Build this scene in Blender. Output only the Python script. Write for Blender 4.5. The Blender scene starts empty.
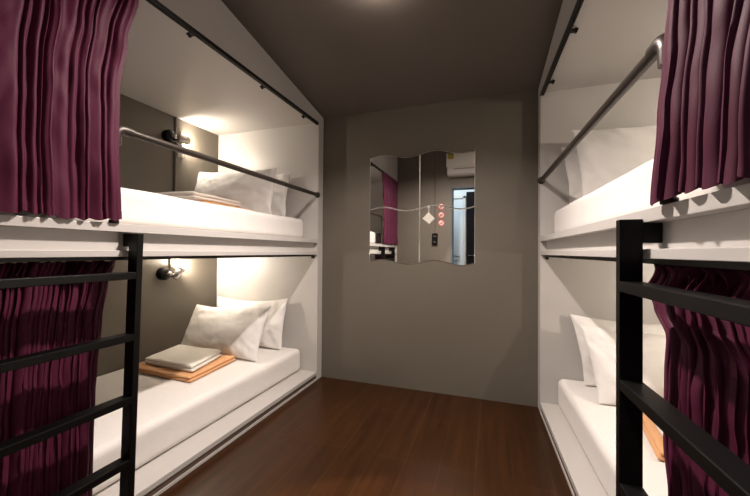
import bpy, bmesh, math, random
from mathutils import Vector, Matrix, noise
random.seed(7)
C = bpy.context.scene.collection
PI = math.pi
# ------------------------------------------------------------------ room measures (metres)
XL, XR, SK, D = -1.346, 0.301, 0.038, 2.562      # bunk faces left / right, skew of the right face, back wall
YN = 0.16                                         # rear wall (doorway wall) inner face
YI = 2.476                                        # inner face of the far end panels
DEEP = 1.04
def xface(side, y): return XL if side < 0 else XR + SK * (D - y)
def P(side, s, y, z):                             # s = distance into the bunk from its face
    return Vector((xface(side, y) + side * s, y, z))
def zceil(y): return 2.178 + 0.164 * (D - y)

# ------------------------------------------------------------------ materials
def mat(name, col, rough=0.6, metal=0.0, bump=0.0, bscale=40.0, mottle=0.0, mscale=3.0, spec=0.5, sheen=0.0, stretch=None, sheencol=None):
    m = bpy.data.materials.new(name); m.use_nodes = True
    nt = m.node_tree; b = nt.nodes['Principled BSDF']
    b.inputs['Base Color'].default_value = (*col, 1); b.inputs['Roughness'].default_value = rough
    b.inputs['Metallic'].default_value = metal; b.inputs['Specular IOR Level'].default_value = spec
    if sheen:
        b.inputs['Sheen Weight'].default_value = sheen; b.inputs['Sheen Roughness'].default_value = 0.4
        if sheencol: b.inputs['Sheen Tint'].default_value = (*sheencol, 1)
    tc = nt.nodes.new('ShaderNodeTexCoord'); mp = nt.nodes.new('ShaderNodeMapping')
    nt.links.new(tc.outputs['Object'], mp.inputs['Vector'])
    if stretch: mp.inputs['Scale'].default_value = stretch
    if mottle:
        n = nt.nodes.new('ShaderNodeTexNoise'); n.inputs['Scale'].default_value = mscale; n.inputs['Detail'].default_value = 5
        nt.links.new(mp.outputs['Vector'], n.inputs['Vector'])
        r = nt.nodes.new('ShaderNodeMix'); r.data_type = 'RGBA'
        r.inputs['A'].default_value = (*[c * (1 - mottle) for c in col], 1); r.inputs['B'].default_value = (*[min(1, c * (1 + mottle)) for c in col], 1)
        nt.links.new(n.outputs['Fac'], r.inputs['Factor']); nt.links.new(r.outputs['Result'], b.inputs['Base Color'])
    if bump:
        n = nt.nodes.new('ShaderNodeTexNoise'); n.inputs['Scale'].default_value = bscale; n.inputs['Detail'].default_value = 6
        nt.links.new(mp.outputs['Vector'], n.inputs['Vector'])
        bp = nt.nodes.new('ShaderNodeBump'); bp.inputs['Strength'].default_value = bump; bp.inputs['Distance'].default_value = 0.01
        nt.links.new(n.outputs['Fac'], bp.inputs['Height']); nt.links.new(bp.outputs['Normal'], b.inputs['Normal'])
    return m
def emis(name, col, strength):
    m = bpy.data.materials.new(name); m.use_nodes = True; b = m.node_tree.nodes['Principled BSDF']
    b.inputs['Base Color'].default_value = (*col, 1); b.inputs['Emission Color'].default_value = (*col, 1)
    b.inputs['Emission Strength'].default_value = strength
    return m
def wood_floor():
    m = bpy.data.materials.new('floor_planks'); m.use_nodes = True; nt = m.node_tree; b = nt.nodes['Principled BSDF']
    N, L = nt.nodes.new, nt.links.new
    tc = N('ShaderNodeTexCoord'); sep = N('ShaderNodeSeparateXYZ'); L(tc.outputs['Object'], sep.inputs[0])
    mp = N('ShaderNodeMapping'); mp.inputs['Scale'].default_value = (16, 1.1, 1); L(tc.outputs['Object'], mp.inputs['Vector'])
    br = N('ShaderNodeTexBrick'); br.offset = 0.37; br.inputs['Scale'].default_value = 1.0
    br.inputs['Mortar Size'].default_value = 0.0016; br.inputs['Mortar Smooth'].default_value = 0.1
    br.inputs['Brick Width'].default_value = 1.25; br.inputs['Row Height'].default_value = 0.169
    br.inputs['Color1'].default_value = (0.036, 0.0132, 0.0036, 1); br.inputs['Color2'].default_value = (0.030, 0.0108, 0.0029, 1)
    br.inputs['Mortar'].default_value = (0.062, 0.028, 0.010, 1)
    mb = N('ShaderNodeMapping'); mb.inputs['Rotation'].default_value = (0, 0, PI / 2); mb.inputs['Location'].default_value = (0.43, 0.069, 0)
    L(tc.outputs['Object'], mb.inputs['Vector']); L(mb.outputs['Vector'], br.inputs['Vector'])
    n = N('ShaderNodeTexNoise'); n.inputs['Scale'].default_value = 1.6; n.inputs['Detail'].default_value = 8; n.inputs['Roughness'].default_value = 0.65
    L(mp.outputs['Vector'], n.inputs['Vector'])
    cr = N('ShaderNodeMapRange'); cr.inputs['From Min'].default_value = 0.3; cr.inputs['From Max'].default_value = 0.7
    cr.inputs['To Min'].default_value = 0.62; cr.inputs['To Max'].default_value = 1.35; L(n.outputs['Fac'], cr.inputs['Value'])
    mx = N('ShaderNodeMix'); mx.data_type = 'RGBA'; mx.blend_type = 'MULTIPLY'; mx.inputs['Factor'].default_value = 1
    L(br.outputs['Color'], mx.inputs['A']); L(cr.outputs['Result'], mx.inputs['B']); L(mx.outputs['Result'], b.inputs['Base Color'])
    b.inputs['Roughness'].default_value = 0.32; b.inputs['Specular IOR Level'].default_value = 0.18
    bp = N('ShaderNodeBump'); bp.inputs['Strength'].default_value = 0.12; bp.inputs['Distance'].default_value = 0.004
    L(n.outputs['Fac'], bp.inputs['Height']); L(bp.outputs['Normal'], b.inputs['Normal'])
    return m
M = {}
M['wall'] = mat('taupe_plaster', (0.142, 0.124, 0.097), 0.6, bump=0.12, bscale=9, mottle=0.06, mscale=2.2)
M['ceiling'] = mat('brown_grey_ceiling_paint', (0.118, 0.099, 0.083), 0.5, bump=0.08, bscale=12, mottle=0.06, mscale=2)
M['floor'] = wood_floor()
M['white'] = mat('white_laminate', (0.54, 0.52, 0.495), 0.42, bump=0.02, bscale=60)
M['brown'] = mat('dark_brown_kickboard', (0.11, 0.075, 0.055), 0.6, mottle=0.2, mscale=8)
M['sheet'] = mat('white_cotton_sheet', (0.80, 0.775, 0.74), 0.85, bump=0.15, bscale=25, sheen=0.1)
M['pillow'] = mat('white_pillowcase', (0.81, 0.79, 0.765), 0.85, bump=0.2, bscale=30, sheen=0.1)
M['towel'] = mat('cream_terry', (0.86, 0.83, 0.76), 0.95, bump=0.5, bscale=220, sheen=0.2)
M['orange'] = mat('orange_terry', (0.80, 0.44, 0.21), 0.95, bump=0.5, bscale=220, sheen=0.2)
M['pink'] = mat('pale_pink_terry', (0.80, 0.72, 0.64), 0.95, bump=0.5, bscale=220, sheen=0.2)
M['curtain'] = mat('plum_satin', (0.080, 0.0105, 0.033), 0.6, bump=0.05, bscale=260, spec=0.2)
M['black'] = mat('black_powder_coat', (0.0018, 0.0016, 0.0015), 0.40, spec=.22, bump=0.05, bscale=200)
M['track'] = mat('black_track', (0.007, 0.005, 0.004), 0.45, spec=.3)
M['pipe'] = mat('brown_grey_steel_pipe', (0.045, 0.036, 0.029), 0.40, metal=0.4, bump=0.04, bscale=80)
M['nickel'] = mat('satin_nickel', (0.42, 0.39, 0.35), 0.4, metal=.8)
M['chrome'] = mat('brushed_chrome', (0.55, 0.53, 0.5), 0.25, metal=1)
M['mirror'] = mat('mirror_glass', (0.95, 0.95, 0.94), 0.0, metal=1)
M['bevel'] = mat('bevelled_glass_edge', (0.62, 0.60, 0.57), 0.45, metal=.6)
M['bulb'] = emis('warm_bulb', (1, 0.85, 0.62), 12)
M['ceilglow'] = emis('added_ceiling_glow', (1, 0.88, 0.8), 130)  # emitter added to brighten the ceiling around the lamp, no real bulb
M['plastic'] = mat('white_plastic', (0.66, 0.65, 0.62), 0.4)
M['greyplastic'] = mat('grey_plastic', (0.33, 0.31, 0.28), 0.45)
M['paper'] = mat('white_card', (0.80, 0.76, 0.68), 0.7)
M['red'] = mat('red_print', (0.55, 0.03, 0.03), 0.5)
M['ink'] = mat('black_print', (0.02, 0.02, 0.02), 0.5)
M['label'] = mat('yellow_label', (0.40, 0.32, 0.03), 0.5)
M['labelgreen'] = mat('green_print', (0.08, 0.22, 0.05), 0.5)
M['doorblue'] = mat('pale_blue_door', (0.66, 0.74, 0.78), 0.5)
M['frameblue'] = mat('slate_blue_frame', (0.07, 0.10, 0.13), 0.5)
M['dark'] = mat('dark_door', (0.008, 0.007, 0.008), 0.6, spec=.08)
M['string'] = mat('white_string', (0.7, 0.68, 0.62), 0.8)

# ------------------------------------------------------------------ mesh builders
class MB:
    def __init__(s): s.v = []; s.f = []; s.sm = []
    def add(s, vs, fs, smooth=False):
        n = len(s.v); s.v += [Vector(v) for v in vs]; s.f += [tuple(i + n for i in f) for f in fs]; s.sm += [smooth] * len(fs)
    def hexa(s, c):  # 8 corners: bottom 4 then top 4
        s.add(c, [(0, 3, 2, 1), (4, 5, 6, 7), (0, 1, 5, 4), (1, 2, 6, 5), (2, 3, 7, 6), (3, 0, 4, 7)])
    def box(s, x0, x1, y0, y1, z0, z1):
        s.hexa([(x0, y0, z0), (x1, y0, z0), (x1, y1, z0), (x0, y1, z0), (x0, y0, z1), (x1, y0, z1), (x1, y1, z1), (x0, y1, z1)])
    def bbox(s, side, s0, s1, y0, y1, z0, z1, ztop=None):  # box in bunk coordinates
        zt = ztop or (lambda y: z1)
        s.hexa([P(side, a, y, z0) for a, y in ((s0, y0), (s1, y0), (s1, y1), (s0, y1))] + [P(side, a, y, zt(y)) for a, y in ((s0, y0), (s1, y0), (s1, y1), (s0, y1))])
    def tube(s, path, r, n=16, cap=True):
        path = [Vector(p) for p in path]; rs = r if isinstance(r, (list, tuple)) else [r] * len(path)
        t0 = (path[1] - path[0]).normalized(); a = t0.cross(Vector((0, 0, 1)) if abs(t0.z) < .9 else Vector((1, 0, 0))).normalized()
        vs = []
        for i, p in enumerate(path):
            t = (path[min(i + 1, len(path) - 1)] - path[max(i - 1, 0)]).normalized()
            a = (a - t * a.dot(t)).normalized(); b = t.cross(a)
            vs += [p + (a * math.cos(k * 2 * PI / n) + b * math.sin(k * 2 * PI / n)) * rs[i] for k in range(n)]
        fs = [(i * n + k, i * n + (k + 1) % n, (i + 1) * n + (k + 1) % n, (i + 1) * n + k) for i in range(len(path) - 1) for k in range(n)]
        s.add(vs, fs, True)
        if cap:
            m = len(path) - 1
            s.add(vs[:n], [tuple(reversed(range(n)))]); s.add(vs[m * n:], [tuple(range(n))])
    def lathe(s, org, axis, prof, n=24):  # prof = [(r, t)] along axis
        org = Vector(org); ax = Vector(axis).normalized()
        a = ax.cross(Vector((0, 0, 1)) if abs(ax.z) < .9 else Vector((1, 0, 0))).normalized(); b = ax.cross(a)
        vs = []
        for r, t in prof:
            vs += [org + ax * t + (a * math.cos(k * 2 * PI / n) + b * math.sin(k * 2 * PI / n)) * max(r, 1e-5) for k in range(n)]
        s.add(vs, [(i * n + k, i * n + (k + 1) % n, (i + 1) * n + (k + 1) % n, (i + 1) * n + k) for i in range(len(prof) - 1) for k in range(n)], True)
    def build(s, name, m, parent=None, org=None, bevel=0, seg=2, subsurf=0):
        me = bpy.data.meshes.new(name)
        if parent is not None and org is None: org = parent.get('_o', (0, 0, 0))
        o3 = Vector(org) if org is not None else Vector((0, 0, 0))
        me.from_pydata([v - o3 for v in s.v], [], s.f); me.update()
        for p, q in zip(me.polygons, s.sm): p.use_smooth = q
        bm = bmesh.new(); bm.from_mesh(me); bmesh.ops.recalc_face_normals(bm, faces=bm.faces); bm.to_mesh(me); bm.free()
        o = bpy.data.objects.new(name, me); C.objects.link(o); me.materials.append(m)
        if parent is not None:
            o.parent = parent
        o.location = o3 if parent is None else (0, 0, 0)
        if bevel:
            b = o.modifiers.new('bevel', 'BEVEL'); b.width = bevel; b.segments = seg; b.limit_method = 'ANGLE'; b.angle_limit = math.radians(50); b.harden_normals = False
        if subsurf:
            q = o.modifiers.new('sub', 'SUBSURF'); q.levels = q.render_levels = subsurf
        return o
ORG = {}
def thing(name, loc, label, cat, group=None):
    o = bpy.data.objects.new(name, None); C.objects.link(o); o.location = loc; o.empty_display_size = 0.1
    o['label'] = label; o['category'] = cat
    if group: o['group'] = group
    ORG[o.name] = Vector(loc)
    return o
def part(mb, name, m, t, **k):                    # child of thing t (or of a part of it): mesh data is given in world coordinates
    root = t
    while root.parent: root = root.parent
    base = ORG[root.name] if root.name in ORG else root.location
    o = mb.build(name, m, t, org=base, **k)
    return o
def tag(o, label, cat, group=None):
    o['label'] = label; o['category'] = cat
    if group: o['group'] = group
    ORG[o.name] = o.location.copy()
    return o
def struct(o): o['kind'] = 'structure'; return o

# ------------------------------------------------------------------ the room
q = MB(); q.box(-2.6, 1.75, -1.5, 2.75, -0.1, 0); struct(q.build('floor', M['floor']))
q = MB(); zc = zceil
q.hexa([(-2.6, -1.5, zc(-1.5)), (1.75, -1.5, zc(-1.5)), (1.75, 2.75, zc(2.75)), (-2.6, 2.75, zc(2.75)),
        (-2.6, -1.5, zc(-1.5) + .1), (1.75, -1.5, zc(-1.5) + .1), (1.75, 2.75, zc(2.75) + .1), (-2.6, 2.75, zc(2.75) + .1)])
struct(q.build('ceiling', M['ceiling']))
q = MB(); q.box(-2.6, 1.75, D, 2.75, 0, zc(D) + .02); struct(q.build('wall_back', M['wall']))
def wall_y(side, name):
    q = MB()
    for y0, y1 in ((YN - .13, D),):
        q.bbox(side, DEEP, DEEP + .15, y0, y1, 0, 0, ztop=lambda y: zc(y) + .02)
    struct(q.build(name, M['wall']))
wall_y(-1, 'wall_left'); wall_y(1, 'wall_right')
DX0, DX1, DZ = -0.550, 0.36, 1.985                # doorway in the rear wall: the camera stands in it
q = MB()
zt = lambda y: zc(y) + .02
def rw(x0, x1, z0, full=True):
    y0, y1 = YN - .13, YN
    q.hexa([(x0, y0, z0), (x1, y0, z0), (x1, y1, z0), (x0, y1, z0), (x0, y0, zt(y0)), (x1, y0, zt(y0)), (x1, y1, zt(y1)), (x0, y1, zt(y1))])
rw(-2.4, DX0, 0); rw(DX1, 1.5, 0); rw(DX0, DX1, DZ)
struct(q.build('wall_front', M['wall']))
# door lining (slate blue) of the doorway
q = MB(); q.box(DX0, DX0 + .022, YN - .14, YN + .006, 0, DZ); q.box(DX1 - .022, DX1, YN - .14, YN + .006, 0, DZ); q.box(DX0, DX1, YN - .14, YN + .006, DZ - .022, DZ)
struct(q.build('trim_1', M['frameblue'], bevel=.003))
# the corridor outside: pale wall, pale blue door opposite, dark doorway
q = MB(); q.box(-2.2, 1.5, -1.12, -1.0, 0, zc(-1.0)); struct(q.build('wall_corridor', M['doorblue']))
q = MB(); q.box(-2.35, -2.2, -1.12, YN - .13, 0, zc(-.5)); struct(q.build('wall_corridor_left', M['doorblue']))
q = MB(); q.box(1.5, 1.65, -1.12, YN - .13, 0, zc(-.5)); struct(q.build('wall_corridor_right', M['doorblue']))
d = MB(); d.box(-.97, -.47, -.995, -.955, 0.01, 1.98)
dd = struct(d.build('door_1', M['doorblue'], bevel=.004))
q = MB()
for z0, z1 in ((.15, .92), (1.0, 1.85)): q.box(-.91, -.53, -.955, -.948, z0, z1)
o = q.build('door_panel', M['doorblue'], dd, bevel=.005)
q = MB(); q.tube([(-.53, -.955, .98), (-.53, -.90, .98), (-.63, -.90, .98)], .009, 10); q.build('door_handle', M['chrome'], dd)
q = MB(); q.box(-.47, -.425, -1.0, -.93, 0, 2.03); q.box(-1.02, -.975, -1.0, -.93, 0, 2.03); q.box(-1.02, -.425, -1.0, -.93, 1.99, 2.04)
struct(q.build('trim_2', M['plastic'], bevel=.003))
d = MB(); d.box(-.415, .45, -.995, -.95, 0.01, 2.1); dd = struct(d.build('door_2', M['dark'], bevel=.004))
q = MB(); q.tube([(-.37, -.95, 1.0), (-.37, -.90, 1.0), (-.27, -.90, 1.0)], .009, 10); q.build('door_handle', M['chrome'], dd)

# ------------------------------------------------------------------ the two built-in bunks
ZL = 0.069                                        # top of the lower ledge
def bunk(side):
    nm = 'left' if side < 0 else 'right'
    zu0, zu1 = (1.120, 1.152) if side < 0 else (1.128, 1.160)
    zb0 = 1.025 if side < 0 else 1.038
    zcan = 2.113
    y0, y1 = YN + .01, D - .002
    t = thing('bunk_bed', P(side, .5, 1.36, 0), f'white two-tier built-in bunk along the {nm} side of the aisle', 'bunk bed', 'built-in bunks')
    q = MB(); q.bbox(side, 0, DEEP - .002, YI, y1, 0, 0, ztop=lambda y: zc(y) - .002); part(q, 'end_panel', M['white'], t, bevel=.002)
    q = MB(); q.bbox(side, 0, DEEP - .002, y0, y0 + .03, 0, 0, ztop=lambda y: zc(y) - .002); part(q, 'end_panel', M['white'], t, bevel=.002)
    ya, yb = y0 + .03, YI
    q = MB(); q.bbox(side, 0, DEEP - .002, ya, yb, zu0, zu1); q.bbox(side, .030 if side < 0 else .040, DEEP - .002, ya, yb, zb0 + .020, zu0)
    part(q, 'upper_platform', M['white'], t, bevel=.0015)
    q = MB(); q.bbox(side, .004, .034 if side < 0 else .044, ya, yb, zb0, zb0 + .024); part(q, 'lower_rail', M['white'], t, bevel=.0015)
    q = MB(); q.bbox(side, 0, DEEP - .002, ya, yb, ZL - .026, ZL); part(q, 'lower_platform', M['white'], t, bevel=.0015)
    q = MB(); q.bbox(side, .004, .06, ya, yb, 0.0, ZL - .026); part(q, 'kick_board', M['brown'], t)
    q = MB(); q.bbox(side, 0, .0038, ya, yb, 0, .015); part(q, 'floor_strip', M['white'], t)
    q = MB(); q.bbox(side, .02, DEEP - .002, ya, yb, zcan, zcan + .02); part(q, 'canopy', M['white'], t)
    q = MB(); q.bbox(side, 0, .02, ya, yb, zcan, 0, ztop=lambda y: zc(y) - .002); part(q, 'fascia', M['white'], t, bevel=.0015)
    # curtain tracks with their small brackets
    for z0, s0, ys in ((zcan - .022, .0, (2.30, 1.80, 1.25, .7)), (zb0 - .014, .030, (1.93, 1.25, .6)) if side < 0 else (zb0 - .014, .030, (1.85, 1.2, .6))):
        q = MB(); q.bbox(side, s0, s0 + .008, ya, yb - .004, z0, z0 + (.022 if z0 > 1.5 else .014)); q.bbox(side, s0 + .012, s0 + .020, ya, yb - .004, z0, z0 + (.022 if z0 > 1.5 else .014)); q.bbox(side, s0 + .006, s0 + .014, ya, yb - .004, z0 + .008, z0 + (.022 if z0 > 1.5 else .014))
        tr = part(q, 'curtain_track', M['track'], t)
        for yy in ys:
            q = MB()
            if z0 > 1.5:
                q.bbox(side, s0 + .018, s0 + .05, yy - .012, yy + .012, z0 + .002, z0 + .010); q.bbox(side, s0 + .036, s0 + .046, yy - .006, yy + .006, z0 - .006, z0 + .016)
            else:
                q.bbox(side, s0 - .004, s0 + .03, yy - .05, yy + .05, z0 + .007, z0 + .0145)
            part(q, 'track_bracket', M['track'], tr)
        if z0 < 1.5:
            q = MB(); q.bbox(side, s0 + .002, s0 + .018, yb - .02, yb - .002, z0 - .016, z0 + .002); part(q, 'end_stop', M['track'], tr)
    # guard rail: pipe, elbow, post, wall flange
    zr = 1.514 if side < 0 else 1.530; ye = 0.892 if side < 0 else .915; s = .006 if side < 0 else .006
    q = MB(); q.tube([P(side, s, YI - .002, zr), P(side, s, ye + .035, zr)], .0150)
    gr = part(q, 'guard_rail', M['pipe'], t)
    q = MB()
    pts = [P(side, s, ye + .062, zr)] + [P(side, s, ye + .03 - .03 * math.sin(a), zr - .03 + .03 * math.cos(a)) for a in [k * PI / 16 for k in range(9)]] + [P(side, s, ye, zr - .062)]
    q.tube(pts, [.0195] + [.0205] * (len(pts) - 2) + [.0195], 20)
    part(q, 'elbow', M['pipe'], gr)
    q = MB(); q.tube([P(side, s, ye, zr - .05), P(side, s, ye, zu1)], .0125); part(q, 'post', M['pipe'], gr)
    q = MB(); q.lathe(P(side, s, YI, zr), (0, -1, 0), [(0, 0), (.024, 0), (.024, .006), (.018, .008), (.018, .024), (.0135, .026)]); part(q, 'flange', M['pipe'], gr)
    q = MB(); q.lathe(P(side, s, ye, zu1), (0, 0, 1), [(0, 0), (.0165, 0), (.0165, .012), (.0125, .014)]); part(q, 'flange', M['pipe'], gr)
    return t
bunk(-1); bunk(1)

# ------------------------------------------------------------------ ladders
def ladder(side):
    if side < 0:
        xs = (-1.343, -1.294); y0, y1 = .942, .967; ztop = 1.116; rz = (.966, .730, .492, .256); wide = .47; nm = 'left'
    else:
        xs = (.308, .359); y0, y1 = 1.020, 1.046; ztop = 1.137; rz = (.980, .730, .468, .212); wide = .47; nm = 'right'
    lab = {'left': 'black steel four-rung ladder leaning flat against the left bunk beside plum curtain', 'right': 'black steel four-rung ladder on the right bunk, close to the camera'}[nm]
    t = thing('bunk_ladder', ((xs[0] + xs[1]) / 2, y0 - .2, 0), lab, 'ladder', 'bunk ladders')
    lean = .022 if side < 0 else -.006
    def hx(q, x0, x1, ya, yb, z0, z1, da=0):
        g = lambda z: -lean * (ztop - z)
        q.hexa([(x0 + da, ya + g(z0), z0), (x1 + da, ya + g(z0), z0), (x1, yb + g(z0), z0), (x0, yb + g(z0), z0),
                (x0 + da, ya + g(z1), z1), (x1 + da, ya + g(z1), z1), (x1, yb + g(z1), z1), (x0, yb + g(z1), z1)])
    for yy0, yy1 in ((y0, y1), (y0 - wide, y0 - wide + .025)):
        dx = 0 if side < 0 else SK * (y0 - yy0)
        q = MB(); hx(q, xs[0] + dx, xs[1] + dx, yy0, yy1, 0, ztop); part(q, 'stile', M['black'], t, bevel=.0025)
        q = MB(); zh = 1.119 if side < 0 else 1.127
        zh = min(zh, ztop)
        if side < 0: q.box(XL - .0295, xs[0] + .001, yy0, yy1, zh - .052, zh)
        else: q.box(xs[1] + dx - .001, xface(1, yy0) + .0395, yy0, yy1, zh - .050, zh)
        part(q, 'hook', M['black'], t, bevel=.0025)
    for z in rz:
        ya, yb = y0 - wide + .024, y0 + .001
        q = MB(); hx(q, xs[0], xs[1], ya, yb, z - .027, z, 0 if side < 0 else SK * (y0 - ya)); part(q, 'rung', M['black'], t, bevel=.0022)
ladder(-1); ladder(1)

# ------------------------------------------------------------------ mattresses
def mattress(side, z0, z1, s0, label, yend=YI - .012):
    L0, L1 = YN + .06, yend
    N, K = 60, 14
    w = DEEP - .012 - s0; h = z1 - z0; r = .035
    # rounded cross section swept along y, ends rounded too
    sec = []
    def arc(cx, cz, a0, a1, n=5):
        for i in range(n + 1):
            a = a0 + (a1 - a0) * i / n; sec.append((cx + r * math.cos(a), cz + r * math.sin(a)))
    arc(r, r, 1.5 * PI, PI)
    for i in range(1, 5): sec.append((0, r + (h - 2 * r) * i / 5))
    arc(r, h - r, PI, PI / 2)
    for i in range(1, 16): sec.append((r + (w - 2 * r) * i / 16, h))
    arc(w - r, h - r, PI / 2, 0); arc(w - r, r, 0, -PI / 2)
    n = len(sec); q = MB(); vs = []
    ys = []
    for i in range(6): ys.append((L0 + r * (1 - math.cos(i / 5 * PI / 2)), 1 - math.sin(i / 5 * PI / 2)))
    for i in range(1, N): ys.append((L0 + r + (L1 - L0 - 2 * r) * i / N, 0))
    for i in range(6): ys.append((L1 - r + r * math.sin(i / 5 * PI / 2), 1 - math.cos(i / 5 * PI / 2)))
    for y, ins in ys:
        for a, b in sec:
            aa = a + (w / 2 - a) / (w / 2) * r * ins; bb = b + (h / 2 - b) / (h / 2) * r * .8 * ins
            p = P(side, s0 + aa, y, z0 + bb)
            k = noise.noise(Vector((p.x * 3, p.y * 3, p.z * 5 + side))) * .004 + noise.noise(Vector((p.x * 11, p.y * 9, p.z * 14))) * .0015
            if b < .02: k = 0
            vs.append(p + Vector((side * -.4 * k, 0, k)))
    fs = [(i * n + k, i * n + (k + 1) % n, (i + 1) * n + (k + 1) % n, (i + 1) * n + k) for i in range(len(ys) - 1) for k in range(n)]
    fs += [tuple(range(n)), tuple(reversed(range((len(ys) - 1) * n, len(ys) * n)))]
    q.add(vs, fs, True)
    return tag(q.build('mattress', M['sheet'], org=P(side, s0 + w / 2, 1.3, z0)), label, 'mattress', 'sheeted mattresses')
MLZ, MUZ = .252, 1.318
mattress(-1, ZL, MLZ, .135, 'white sheeted mattress on the lower left bunk under the folded towels')
mattress(-1, 1.152, MUZ, .120, 'white sheeted mattress on the upper left bunk behind the guard rail')
mattress(1, ZL, MLZ, .098, 'white sheeted mattress on the lower right bunk behind the black ladder')
mattress(1, 1.160, 1.330, .074, 'white sheeted mattress on the upper right bunk behind the thick guard rail')

# ------------------------------------------------------------------ pillows from four corner points
def pillow(TL, TR, BR, BL, T, label, seed=0, droop=0.0, zmin=None):
    TL, TR, BR, BL = map(Vector, (TL, TR, BR, BL))
    ctr = (TL + TR + BR + BL) / 4
    Nn = ((TR - TL) + (BR - BL)).cross((TL - BL) + (TR - BR)).normalized()
    if Nn.y > 0: Nn = -Nn                      # towards the room / camera
    nu, nv = 44, 34; q = MB(); grid = {}
    vs = []
    def pos(i, j, sgn):
        u = -1 + 2 * i / nu; v = -1 + 2 * j / nv
        cu = u * (1 - .045 * (1 - abs(v) ** 2.2) * abs(u) ** 1.5); cv = v * (1 - .055 * (1 - abs(u) ** 2.2) * abs(v) ** 1.5)
        a = (cu + 1) / 2; b = (cv + 1) / 2
        p = (BL * (1 - a) + BR * a) * (1 - b) + (TL * (1 - a) + TR * a) * b
        du, dv = 1 - abs(u) ** 2.0, 1 - abs(v) ** 2.0
        t = (max(du, 0) * max(dv, 0)) ** .55
        sag = 1 + .18 * (-v) * (1 - abs(v))
        nz = noise.noise(Vector((u * 2.1 + seed, v * 2.0, sgn * .7))) * .10 + noise.noise(Vector((u * 5 + seed, v * 5, sgn))) * .05
        edge = 1 - t
        wr = math.sin((u * 17 + v * 4 + seed) + 3 * noise.noise(Vector((u * 3, v * 3, seed)))) * .0045 * edge * t ** .3 * 2
        wr += abs(noise.noise(Vector((u * 6 + v * 2 + seed, v * 3 - u * 1.5, sgn * 3 + seed)))) * -.016 * t ** .4 * (1.2 - t)
        off = T * t * sag * (1 + nz) * .5 + wr * (1 if t > .001 else 0)
        p = p + Nn * (off * sgn) + Nn * (.012 * noise.noise(Vector((u * 2.2 + seed * 2, v * 2.2, 5))))
        p.z -= droop * (1 - u * u) * max(v, 0) * .5
        if zmin is not None and p.z < zmin: p.z = zmin + (p.z - zmin) * .05
        return p
    idx = {}
    for sgn in (1, -1):
        for i in range(nu + 1):
            for j in range(nv + 1):
                b = i in (0, nu) or j in (0, nv)
                if b and sgn < 0: idx[(sgn, i, j)] = idx[(1, i, j)]; continue
                idx[(sgn, i, j)] = len(vs); vs.append(pos(i, j, sgn))
    fs = []
    for sgn in (1, -1):
        for i in range(nu):
            for j in range(nv):
                f = (idx[(sgn, i, j)], idx[(sgn, i + 1, j)], idx[(sgn, i + 1, j + 1)], idx[(sgn, i, j + 1)])
                fs.append(f if sgn > 0 else f[::-1])
    q.add(vs, fs, True)
    zlow = min(v.z for v in vs)
    o = q.build('pillow', M['pillow'], org=(ctr.x, ctr.y, zlow), subsurf=1)
    return tag(o, label, 'pillow', 'white pillows')
z = MLZ + .002
pillow((-2.32, 2.42, .650), (-1.585, 2.43, .668), (-1.585, 2.34, z), (-2.32, 2.35, z), .14, 'white pillow upright against the end panel, lower left bunk', 1, .05, z)
pillow((-2.33, 2.20, .610), (-1.632, 2.27, .632), (-1.585, 2.030, z), (-2.34, 2.03, z + .01), .18, 'white pillow leaning in front, beside folded towels on lower left bunk', 4, .045, z)
z = MUZ + .002
pillow((-2.30, 2.44, 1.74), (-1.572, 2.43, 1.712), (-1.585, 2.375, z), (-2.30, 2.37, z), .12, 'white pillow against the end panel, upper left bunk', 9, .03, z)
pillow((-2.345, 2.22, 1.722), (-1.595, 2.28, 1.718), (-1.59, 2.20, z), (-2.35, 2.09, z), .13, 'white pillow in front behind the pink towel, upper left bunk', 13, .03, z)
z = 1.332
pillow((.414, 2.445, 1.735), (1.12, 2.45, 1.76), (1.15, 2.40, z), (.455, 2.40, z), .10, 'white pillow against the end panel, upper right bunk', 17, .02, z)
pillow((.456, 2.355, 1.812), (1.18, 2.35, 1.80), (1.17, 2.255, z), (.50, 2.27, z), .11, 'taller white pillow in front, upper right bunk', 21, .01, z)
z = MLZ + .002
pillow((.462, 2.43, .672), (1.14, 2.43, .66), (1.15, 2.36, z), (.525, 2.345, z), .12, 'white pillow with pointed corner against the end panel, lower right bunk', 25, .03, z)
pillow((.487, 2.31, .636), (1.17, 2.30, .62), (1.17, 2.06, z), (.532, 2.085, z), .14, 'white pillow leaning in front, seen just left of the right ladder', 29, .03, z)

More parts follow.
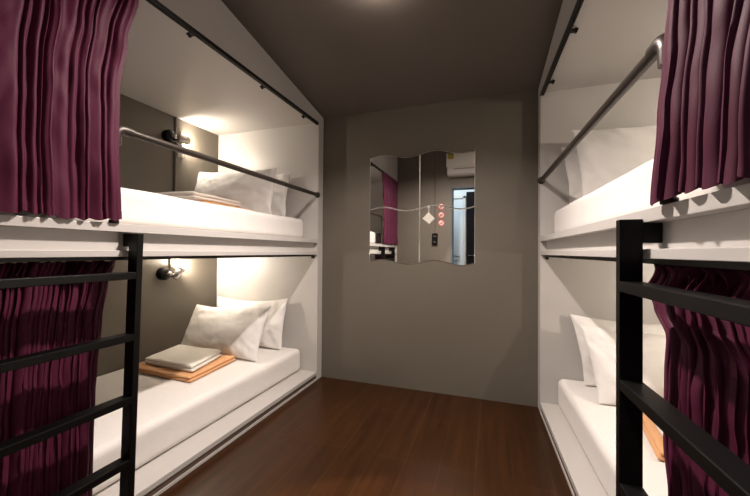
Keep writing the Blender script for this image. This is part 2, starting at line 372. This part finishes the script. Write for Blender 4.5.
# ------------------------------------------------------------------ folded towels
def towel(cs, z0, h, layers, m, label, seed=0, fold='u', name='folded_towel'):
    """cs = four ground corners a,b,c,d (a-b is the folded front edge); layers pile up, joined by rounded folds."""
    a, b, c, d = [Vector((x, y, 0)) for x, y in cs]
    lh = h / layers; q = MB(); nu, nv = 26, 22
    for k in range(layers):
        vs = []; sec = []
        # flattened ring cross section in (v, z)
        rr = lh * .5
        for i in range(9): t = -PI / 2 - PI * i / 8; sec.append((rr + rr * math.cos(t), rr + rr * math.sin(t), 0))
        for i in range(1, nv): sec.append((None, lh, i / nv))
        for i in range(9): t = PI / 2 - PI * i / 8; sec.append((1e3 + rr * math.cos(t), rr + rr * math.sin(t), 1))
        for i in range(1, nv): sec.append((None, 0, 1 - i / nv))
        n = len(sec); inset = .006 * k + (.004 if k else 0)
        for i in range(nu + 1):
            u = i / nu; e = min(u, 1 - u); pinch = min(1, (e / .02)) ** .5 if e < .02 else 1
            for (sv, sz, t) in sec:
                f0 = a + (b - a) * u; f1 = d + (c - d) * u; ln = (f1 - f0).length
                if sv is None: v = rr / ln + t * (1 - 2 * rr / ln)
                elif sv > 500: v = 1 - rr / ln + (sv - 1e3) / ln
                else: v = sv / ln
                uu = u * (1 - 2 * inset / (b - a).length) + inset / (b - a).length; 
                p = (a + (b - a) * uu) * (1 - v) + (d + (c - d) * uu) * v
                zz = lh * .5 + (sz - lh * .5) * (.35 + .65 * pinch)
                wob = noise.noise(Vector((p.x * 9, p.y * 9, seed + k))) * .004
                tz = z0 + k * lh * .97 + zz + (wob if k or sz > lh * .3 else 0) * (0 if (k == 0 and sz < lh * .5) else 1)
                pv = Vector((p.x, p.y, tz)) + Vector((noise.noise(Vector((p.y * 7, seed + k, 1))) * .004, noise.noise(Vector((p.x * 7, seed + k, 2))) * .004, 0))
                vs.append(pv)
        fs = [(i * n + j, i * n + (j + 1) % n, (i + 1) * n + (j + 1) % n, (i + 1) * n + j) for i in range(nu) for j in range(n)]
        fs += [tuple(range(n)), tuple(reversed(range(nu * n, (nu + 1) * n)))]
        q.add(vs, fs, True)
    o = q.build(name, m, org=((a.x + c.x) / 2, (a.y + c.y) / 2, z0))
    return tag(o, label, 'towel', 'folded towels')
z = MLZ + .003
towel([(-2.28, 1.60), (-1.705, 1.575), (-1.755, 2.02), (-2.28, 1.98)], z, .034, 2, M['orange'], 'folded orange towel underneath the white one, lower left bunk', 3)
towel([(-2.20, 1.655), (-1.745, 1.63), (-1.83, 1.965), (-2.27, 1.97)], z + .037, .046, 2, M['towel'], 'folded cream-white towel on top of orange towel, lower left bunk', 5)
z = MUZ + .003
towel([(-2.20, 1.62), (-1.62, 1.60), (-1.64, 2.04), (-2.20, 2.05)], z, .032, 2, M['orange'], 'folded orange towel barely showing over mattress edge, upper left bunk', 7)
towel([(-2.16, 1.50), (-1.66, 1.55), (-1.68, 1.97), (-2.16, 2.0)], z + .036, .050, 2, M['pink'], 'folded pale pink-white towel on the orange towel, upper left bunk', 8)
z = MLZ + .003
towel([(.605, 1.60), (1.12, 1.60), (1.14, 2.02), (.675, 2.02)], z, .034, 2, M['orange'], 'folded orange towel on the lower right bunk, behind the ladder', 11)
towel([(.655, 1.64), (1.10, 1.64), (1.10, 1.98), (.70, 1.98)], z + .037, .042, 2, M['towel'], 'folded white towel on top of orange towel, lower right bunk', 12)

# ------------------------------------------------------------------ curtains
def curtain(side, zt_, zb_, yn, edge, s0, amp, nf, label, seed, ruffle=False, eo=0.0, irr=.55, ridge=False, over=.10):
    """hangs from zt_ to zb_, from near end yn to the far edge edge(z); pleats gather at the heading."""
    rnd = random.Random(seed); NU, NZ = nf * 18, 70; q = MB(); vs = []
    ph = [rnd.uniform(-1, 1) for _ in range(nf + 4)]; am = [rnd.uniform(.6, 1.2) for _ in range(nf + 4)]
    dr = [rnd.uniform(-1, 1) for _ in range(nf + 4)]; lo = [rnd.uniform(.5, 1.25) for _ in range(nf + 4)]
    def lerp(arr, f):
        f = max(0, f); i = int(f); w = f - i; w = w * w * (3 - 2 * w); return arr[i] * (1 - w) + arr[i + 1] * w
    for j in range(NZ + 1):
        t = j / NZ; tt = t ** 1.1
        z = zt_ + (zb_ - zt_) * tt
        ye = edge(z)
        for i in range(NU + 1):
            u = i / NU; f = u * nf
            amp_i = lerp(am, f) * (1 - t) + lerp(lo, f + .3) * t
            pu = f + lerp(ph, f) * irr * .5 + .16 * lerp(dr, f * .5) * math.sin(t * 3.0 + seed) 
            k = 1 - 2 * abs(math.sin(PI * pu)) ** .75 if ridge else .55 * math.sin(2 * PI * pu) + .45 * (1 - 2 * abs(math.sin(PI * pu + .25 * PI)) ** .7)
            fine = math.sin(2 * PI * pu * 2 + 1.3 * lerp(ph, f))
            g = math.exp(-t * 9)                     # gathering at the heading
            off = amp * amp_i * (k * (1 - .4 * g) + fine * (.10 + .55 * g))
            off += noise.noise(Vector((u * 5, z * 3, seed))) * .010 + noise.noise(Vector((f * .9, z * 7, seed + 3))) * .005
            off += noise.noise(Vector((f * 1.6 + z * 3, z * 13 - f * .4, seed + 6))) * .0035 * math.sin(PI * min(1, t * 1.05)) 
            off -= abs(noise.noise(Vector((f * .8 - z * 4, z * 5, seed + 9)))) * .006
            e = min(1, max(0, (1 - u) * nf / .9)); e = e * e * (3 - 2 * e)
            off = off * e + eo * (1 - e)
            y = yn + (ye - yn) * u + over * (ye - yn) / nf * math.sin(4 * PI * pu) * e * (0 if ridge else 1)
            zz = z + (.005 * math.sin(2 * PI * pu + 1) + .004 * math.sin(f * 1.3 + seed)) * t
            if ruffle and t < .05:
                rr = 1 - t / .05; off += -.016 * rr * (.6 + math.sin(2 * PI * pu)) * e; zz += .004 * math.sin(4 * PI * pu) * rr
            vs.append(P(side, s0 + off, y, zz))
    fs = [(j * (NU + 1) + i, j * (NU + 1) + i + 1, (j + 1) * (NU + 1) + i + 1, (j + 1) * (NU + 1) + i) for j in range(NZ) for i in range(NU)]
    q.add(vs, fs, True)
    t = thing('bunk_curtain', P(side, s0, (yn + edge(zb_)) / 2, zb_), label, 'curtain', 'plum bunk curtains')
    o = part(q, 'drape', M['curtain'], t)
    so = o.modifiers.new('solid', 'SOLIDIFY'); so.thickness = .0016
    es = o.modifiers.new('split', 'EDGE_SPLIT'); es.split_angle = math.radians(70)
    h = MB(); hv = []                                # the doubled hem along the bottom
    for jj in (NZ - 2, NZ - 1, NZ):
        for i in range(NU + 1): hv.append(vs[jj * (NU + 1) + i] + Vector((-side * .0012, 0, 0)))
    h.add(hv, [(j * (NU + 1) + i, j * (NU + 1) + i + 1, (j + 1) * (NU + 1) + i + 1, (j + 1) * (NU + 1) + i) for j in range(2) for i in range(NU)], True)
    o2 = part(h, 'hem', M['curtain'], t); so = o2.modifiers.new('solid', 'SOLIDIFY'); so.thickness = .001
    es = o2.modifiers.new('split', 'EDGE_SPLIT'); es.split_angle = math.radians(70)
    return t
def piece(pts):
    pts = sorted(pts)
    def f(z):
        if z <= pts[0][0]: return pts[0][1]
        for (z0, a), (z1, b) in zip(pts, pts[1:]):
            if z <= z1:
                w = (z - z0) / (z1 - z0); w = w * w * (3 - 2 * w); return a + (b - a) * w
        return pts[-1][1]
    return f
curtain(-1, 2.088, 1.160, .215, piece([(1.15, .905), (1.45, .892), (1.66, .892), (1.85, .918), (2.06, .960), (2.10, .965)]), -.006, .0280, 14,
        'plum curtain drawn back on the upper left bunk, hanging above the ladder', 3, eo=-.010, irr=.7, over=.0)
curtain(-1, 1.010, .085, .215, piece([(.11, .881), (.30, .882), (.51, .886), (.59, .891), (.79, .906), (.92, .926), (1.0, .951)]), .085, .031, 24,
        'plum curtain in shade on the lower left bunk, behind the ladder rungs', 5, ruffle=True, eo=.0, over=.16)
curtain(1, 2.082, 1.166, .215, piece([(1.16, .944), (1.35, .912), (1.47, .887), (1.6, .862), (2.08, .850)]), -.012, .036, 12,
        'plum curtain on the upper right bunk covering the rail elbow', 8, eo=-.004, irr=.65, over=.05)
curtain(1, 1.022, .085, .215, piece([(.08, 1.04), (.45, 1.053), (.57, 1.076), (.75, 1.07), (.84, 1.06), (.91, 1.125), (.955, 1.155), (1.02, 1.085)]), .064, .030, 24,
        'plum curtain in shade on the lower right bunk, behind the ladder rungs', 11, ruffle=True, over=.16)

# ------------------------------------------------------------------ reading lamps on the bunk walls
def sconce(side, y, z, axis, label, pipe_to):
    xw = xface(side, y) + side * DEEP; n = Vector((-side, 0, 0)); w = Vector((xw, y, z))
    t = thing('wall_lamp', w, label, 'lamp', 'reading lamps in the bunks')
    cz = w + Vector((0, -.055, 0)); hd = w + Vector((0, .030, 0)) + n * .060; ax = Vector(axis).normalized()
    q = MB(); q.lathe(cz, n, [(0, 0), (.046, 0), (.048, .006), (.048, .040), (.042, .050), (.020, .056), (0, .057)], 32); part(q, 'mounting_disc', M['black'], t)
    q = MB(); q.tube([cz + n * .045, cz + n * .062 + Vector((0, .02, 0)), hd - ax * .03], .011, 12)
    q.lathe(cz + n * .060 + Vector((0, .018, 0)), (0, 0, 1), [(0, -.018), (.016, -.013), (.016, .013), (0, .018)], 14); part(q, 'swivel_arm', M['chrome'], t)
    q = MB(); q.lathe(hd, ax, [(0, -.045), (.024, -.045), (.032, -.034), (.032, .050), (.030, .051), (.028, .050), (.028, .0), (0, -.001)], 28)
    h = part(q, 'lamp_head', M['chrome'] if axis[2] > .4 else M['nickel'], t)
    q = MB(); q.lathe(hd, ax, [(.0322, .034), (.0336, .035), (.0336, .051), (.0322, .052)], 28); part(q, 'rim', M['chrome'], h)
    q = MB(); q.lathe(hd, ax, [(0, 0), (.012, .001), (.016, .010), (.013, .019), (0, .024)], 16); part(q, 'bulb', M['bulb'], h)
    l = bpy.data.lights.new('reading_light', 'POINT'); l.energy = 9.5 if z < 1.2 else 6.2; l.color = (1, .87, .73); l.shadow_soft_size = .015
    lo = bpy.data.objects.new('reading_light', l); C.objects.link(lo); lo.location = hd + ax * (.060 if z < 1.2 else .049)
    # surface conduit feeding it
    q = MB()
    for z0, z1 in pipe_to: q.tube([(xw - side * .009, y + .014, z0), (xw - side * .009, y + .014, z1)], .0085, 10)
    tag(q.build('conduit', M['wall'], org=(xw, y, pipe_to[0][0])), label.replace('black reading lamp', 'thin painted conduit feeding the lamp').replace('grey reading lamp', 'thin painted conduit running past the lamp'), 'conduit', 'lamp conduits')
sconce(-1, 2.01, 1.935, (.10, 1, .06), 'grey reading lamp on the taupe wall of the upper left bunk', ((1.325, 1.91), (1.96, 2.112)))
sconce(-1, 1.98, .872, (.30, .50, .80), 'black reading lamp on the taupe wall of the lower left bunk', ((.91, 1.060),))
sconce(1, 1.60, 1.935, (-.10, 1, .06), 'grey reading lamp on the taupe wall of the upper right bunk', ((1.335, 1.91), (1.96, 2.112)))
sconce(1, 1.60, .882, (-.30, .50, .80), 'black reading lamp on the taupe wall of the lower right bunk', ((.91, 1.072),))
q = MB(); q.box(-2.386, -2.374, 2.042, 2.098, 1.80, 1.905)
sw = tag(q.build('wall_switch', M['greyplastic'], org=(-2.386, 2.08, 1.89), bevel=.003), 'small grey switch plate beside the upper left reading lamp', 'switch')
q = MB(); q.box(-2.374, -2.370, 2.056, 2.084, 1.862, 1.895); part(q, 'rocker', M['plastic'], sw, bevel=.001)

# ------------------------------------------------------------------ ceiling lamp and a second downlight near the door
def ceiling_lamp(x, y, label, energy, cone=None):
    zz = zc(y); nrm = Vector((0, -.162, -.987))
    t = thing('ceiling_lamp', (x, y, zz), label, 'lamp', 'ceiling lamps')
    q = MB(); q.lathe((x, y, zz), nrm, [(0, 0), (.030, 0), (.030, .055), (0, .055)], 28); part(q, 'stem', M['plastic'], t)
    q = MB(); q.lathe((x, y, zz), nrm, [(0, .040), (.050, .040), (.050, .058), (.072, .058), (.072, .082), (.047, .084), (.047, .062), (0, .0605)], 36); part(q, 'housing', M['plastic'], t)
    if not cone:
        q = MB(); q.lathe((x, y, zz), nrm, [(.051, .0575), (.051, .0565), (.071, .0565), (.071, .0575)], 36); part(q, 'added_glow_ring', M['ceilglow'], t)  # added ring facing up, only puts a glow on the ceiling
    q = MB(); q.lathe((x, y, zz), nrm, [(0, .0606), (.044, .0606), (.044, .0612), (0, .0612)], 36); part(q, 'diffuser', M['bulb'], t)
    l = bpy.data.lights.new('ceiling_light', 'SPOT' if cone else 'AREA'); l.energy = energy; l.color = (1, .865, .79)
    if cone: l.spot_size = cone; l.spot_blend = .12; l.shadow_soft_size = .03
    else: l.shape = 'DISK'; l.size = .084
    lo = bpy.data.objects.new('ceiling_light', l); C.objects.link(lo); lo.location = Vector((x, y, zz)) + nrm * (.09 if cone else .062)
    if not cone: lo.rotation_euler = (-.163, 0, 0)
ceiling_lamp(-.51, 1.44, 'round opal ceiling lamp glowing above the middle of the aisle', 34)
ceiling_lamp(-.20, .58, 'round opal ceiling lamp above the floor by the doorway', 130, cone=2 * math.atan(1.02 / 2.40))

# ------------------------------------------------------------------ wavy mirror tiles
MX0, MX1, MZ0, MZ1 = -.926, -.113, .972, 1.802
def mirror(cx, cz, label):
    W, H = (MX1 - MX0) / 2 - .002, (MZ1 - MZ0) / 2 - .002; n = 40
    wave = lambda u: .017 * math.sin(2 * PI * (u - .02))
    t = thing('mirror_tile', (cx, D, cz - H / 2), label, 'mirror', 'wavy mirror tiles')
    def outline(ins):
        pts = []
        for i in range(n + 1): u = i / n; pts.append((cx - W / 2 + ins + (W - 2 * ins) * u, cz - H / 2 + ins + wave(u)))
        for i in range(n + 1): u = 1 - i / n; pts.append((cx - W / 2 + ins + (W - 2 * ins) * u, cz + H / 2 - ins + wave(u)))
        return pts
    o0, o1 = outline(0), outline(.0035); N = len(o0)
    q = MB(); y0, y1 = D - .0005, D - .006
    q.add([(x, y1, z_) for x, z_ in o1], [tuple(range(N))]); part(q, 'mirror_glass', M['mirror'], t)
    q = MB()
    q.add([(x, y1, z_) for x, z_ in o1] + [(x, y1 + .003, z_) for x, z_ in o0] + [(x, y0, z_) for x, z_ in o0],
          [(k * N + i, k * N + (i + 1) % N, (k + 1) * N + (i + 1) % N, (k + 1) * N + i) for k in range(2) for i in range(N)])
    part(q, 'bevelled_edge', M['bevel'], t)
qw, qh = (MX1 - MX0) / 4, (MZ1 - MZ0) / 4
mirror(MX0 + qw, MZ1 - qh, 'wavy-edged mirror tile, upper left of four, showing the curtain top')
mirror(MX0 + 3 * qw, MZ1 - qh, 'wavy-edged mirror tile, upper right of four, showing the air conditioner')
mirror(MX0 + qw, MZ0 + qh, 'wavy-edged mirror tile, lower left of four, showing the curtain hem')
mirror(MX0 + 3 * qw, MZ0 + qh, 'wavy-edged mirror tile, lower right of four, behind the hanging card')
# hanging card on the mirror
t = thing('hanging_card', (-.45, D - .02, 1.26), 'small white square card hanging by a string from a hook on the mirror', 'card')
q = MB(); q.box(-.459, -.441, D - .010, D - .0065, 1.383, 1.405); q.tube([(-.45, D - .010, 1.390), (-.45, D - .022, 1.386), (-.45, D - .026, 1.396)], .003, 8); part(q, 'hook', M['plastic'], t)
q = MB(); q.tube([(-.45, D - .022, 1.39), (-.449, D - .021, 1.345)], .0018, 6); part(q, 'string', M['string'], t)
q = MB(); yy = D - .019
q.hexa([(-.495, yy + .002, 1.305), (-.442, yy - .002, 1.262), (-.404, yy - .002, 1.304), (-.450, yy + .002, 1.352),
        (-.495, yy - .001, 1.305), (-.442, yy - .005, 1.262), (-.404, yy - .005, 1.304), (-.450, yy - .001, 1.352)])
part(q, 'card', M['paper'], t)

# ------------------------------------------------------------------ rear wall (seen in the mirror): signs, key switch, air conditioner
def ring(q, cx, cz, r0, r1, y, n=36):
    q.add([(cx + r * math.cos(k * 2 * PI / n), y, cz + r * math.sin(k * 2 * PI / n)) for r in (r0, r1) for k in range(n)], [(k, (k + 1) % n, n + (k + 1) % n, n + k) for k in range(n)])
def bar(q, x0, z0, x1, z1, w, y):
    a = Vector((x0, y, z0)); b = Vector((x1, y, z1)); dirv = (b - a).normalized(); s_ = Vector((-dirv.z, 0, dirv.x)) * w / 2
    q.add([a - s_, b - s_, b + s_, a + s_], [(0, 1, 2, 3)])
def sign(cz, glyph, label):
    cx = -.690; r = .047; y = YN
    t = thing('prohibition_sign', (cx, y, cz - r), label, 'sign', 'prohibition signs')
    q = MB(); q.lathe((cx, y, cz), (0, 1, 0), [(r, 0), (r, .003), (0, .003)], 36); part(q, 'disc', M['paper'], t)
    q = MB(); ring(q, cx, cz, r * .78, r * .99, y + .0036); bar(q, cx + r * .6, cz + r * .6, cx - r * .6, cz - r * .6, r * .17, y + .0038); part(q, 'red_ring', M['red'], t)
    q = MB(); yy = y + .0033
    if glyph == 'smoke':
        bar(q, cx + r * .5, cz - .1 * r, cx - r * .35, cz - .1 * r, r * .16, yy); bar(q, cx - r * .4, cz - .1 * r, cx - r * .5, cz - .1 * r, r * .16, yy); bar(q, cx - r * .45, cz + r * .05, cx - r * .3, cz + r * .4, r * .08, yy)
    elif glyph == 'food':
        bar(q, cx + r * .42, cz - r * .3, cx - r * .1, cz - r * .3, r * .16, yy); bar(q, cx + r * .42, cz - r * .05, cx - r * .1, cz - r * .05, r * .14, yy); bar(q, cx + r * .38, cz + r * .15, cx - r * .05, cz + r * .15, r * .16, yy); bar(q, cx - r * .35, cz + r * .25, cx - r * .3, cz - r * .4, r * .26, yy)
    else:
        bar(q, cx + r * .35, cz, cx - r * .35, cz, r * .34, yy); bar(q, cx + r * .3, cz, cx + r * .3, cz - r * .45, r * .14, yy); bar(q, cx - r * .25, cz, cx - r * .25, cz - r * .45, r * .14, yy); bar(q, cx - r * .3, cz + r * .1, cx - r * .48, cz + r * .38, r * .2, yy)
    part(q, 'pictogram', M['ink'], t)
sign(1.712, 'dog', 'topmost of three red and white prohibition discs, seen in the mirror')
sign(1.592, 'food', 'middle of three red and white prohibition discs, seen in the mirror')
sign(1.476, 'smoke', 'lowest of three round red and white prohibition discs, seen in the mirror')
t = thing('key_switch', (-.778, YN, 1.163), 'dark key-card switch box on the rear wall, seen in the mirror', 'switch')
q = MB(); q.box(-.818, -.738, YN, YN + .035, 1.163, 1.325); part(q, 'box', M['dark'], t, bevel=.005)
q = MB(); q.box(-.792, -.764, YN + .035, YN + .038, 1.19, 1.21); part(q, 'button', M['brown'], t, bevel=.001)
q = MB(); q.box(-.800, -.756, YN + .035, YN + .038, 1.275, 1.290); part(q, 'key_slot', M['brown'], t, bevel=.001)
q = MB(); q.tube([(-.778, YN + .009, 1.325), (-.778, YN + .009, zc(YN) - .003)], .010, 10); tag(q.build('conduit', M['wall'], org=(-.778, YN, 1.325)), 'vertical painted conduit above the key-card switch, seen in the mirror', 'conduit')
t = thing('air_conditioner', (-.18, YN, 2.125), 'white wall air conditioner above the doorway, seen in the mirror', 'air conditioner')
q = MB()
prof = [(YN, 2.125), (YN + .14, 2.12), (YN + .185, 2.14), (YN + .20, 2.20), (YN + .20, 2.40), (YN + .17, 2.425), (YN, 2.425)]
def extr(q, prof, x0, x1):
    n = len(prof); q.add([(x0, *p) for p in prof] + [(x1, *p) for p in prof], [tuple(range(n)), tuple(reversed(range(n, 2 * n)))] + [(i, (i + 1) % n, n + (i + 1) % n, n + i) for i in range(n)])
extr(q, prof, -.585, .235); part(q, 'casing', M['plastic'], t, bevel=.006)
q = MB(); q.box(-.595, .245, YN + .19, YN + .212, 2.225, 2.42); part(q, 'front_panel', M['plastic'], t, bevel=.006)
q = MB(); q.hexa([(-.50, YN + .186, 2.160), (.15, YN + .186, 2.160), (.15, YN + .203, 2.205), (-.50, YN + .203, 2.205), (-.50, YN + .180, 2.164), (.15, YN + .180, 2.164), (.15, YN + .197, 2.209), (-.50, YN + .197, 2.209)]); part(q, 'louvre', M['greyplastic'], t)
q = MB(); q.box(-.575, -.495, YN + .2121, YN + .2135, 2.335, 2.415); lb = part(q, 'energy_label', M['label'], t)
q = MB(); q.box(-.568, -.502, YN + .2136, YN + .2142, 2.395, 2.410); part(q, 'label_print', M['labelgreen'], lb)

# ------------------------------------------------------------------ light of the corridor, world
l = bpy.data.lights.new('corridor_light', 'AREA'); l.shape = 'RECTANGLE'; l.size = 1.0; l.size_y = .2; l.energy = 9; l.color = (.86, .94, 1)
lo = bpy.data.objects.new('corridor_light', l); C.objects.link(lo); lo.location = (-.75, .0, 2.35); lo.rotation_euler = (math.radians(-62), 0, 0)
w = bpy.data.worlds.new('world'); bpy.context.scene.world = w; w.use_nodes = True
w.node_tree.nodes['Background'].inputs['Color'].default_value = (0.05, 0.045, 0.04, 1); w.node_tree.nodes['Background'].inputs['Strength'].default_value = 0.2

# ------------------------------------------------------------------ camera
cam = bpy.data.cameras.new('camera'); co = bpy.data.objects.new('camera', cam); C.objects.link(co)
yaw, pit, rol = .33088, .01155, .00682
F0 = Vector((-math.sin(yaw), math.cos(yaw), 0)); R0 = Vector((math.cos(yaw), math.sin(yaw), 0)); U0 = Vector((0, 0, 1))
F = math.cos(pit) * F0 + math.sin(pit) * U0; U = -math.sin(pit) * F0 + math.cos(pit) * U0
R = math.cos(rol) * R0 + math.sin(rol) * U; U = -math.sin(rol) * R0 + math.cos(rol) * U
mw = Matrix((R, U, -F)).transposed().to_4x4(); mw.translation = (0, 0, 1.05); co.matrix_world = mw
cam.sensor_fit = 'HORIZONTAL'; cam.sensor_width = 36; cam.lens = 339.2746 / 750 * 36; cam.clip_start = .02
S = bpy.context.scene; S.camera = co
S.view_settings.view_transform = 'Standard'; S.view_settings.look = 'None'; S.view_settings.gamma = 1; S.view_settings.exposure = 1.02
S.cycles.max_bounces = 12; S.cycles.diffuse_bounces = 6; S.cycles.use_denoising = True
try: S.cycles.denoiser = 'OPENIMAGEDENOISE'
except Exception: pass
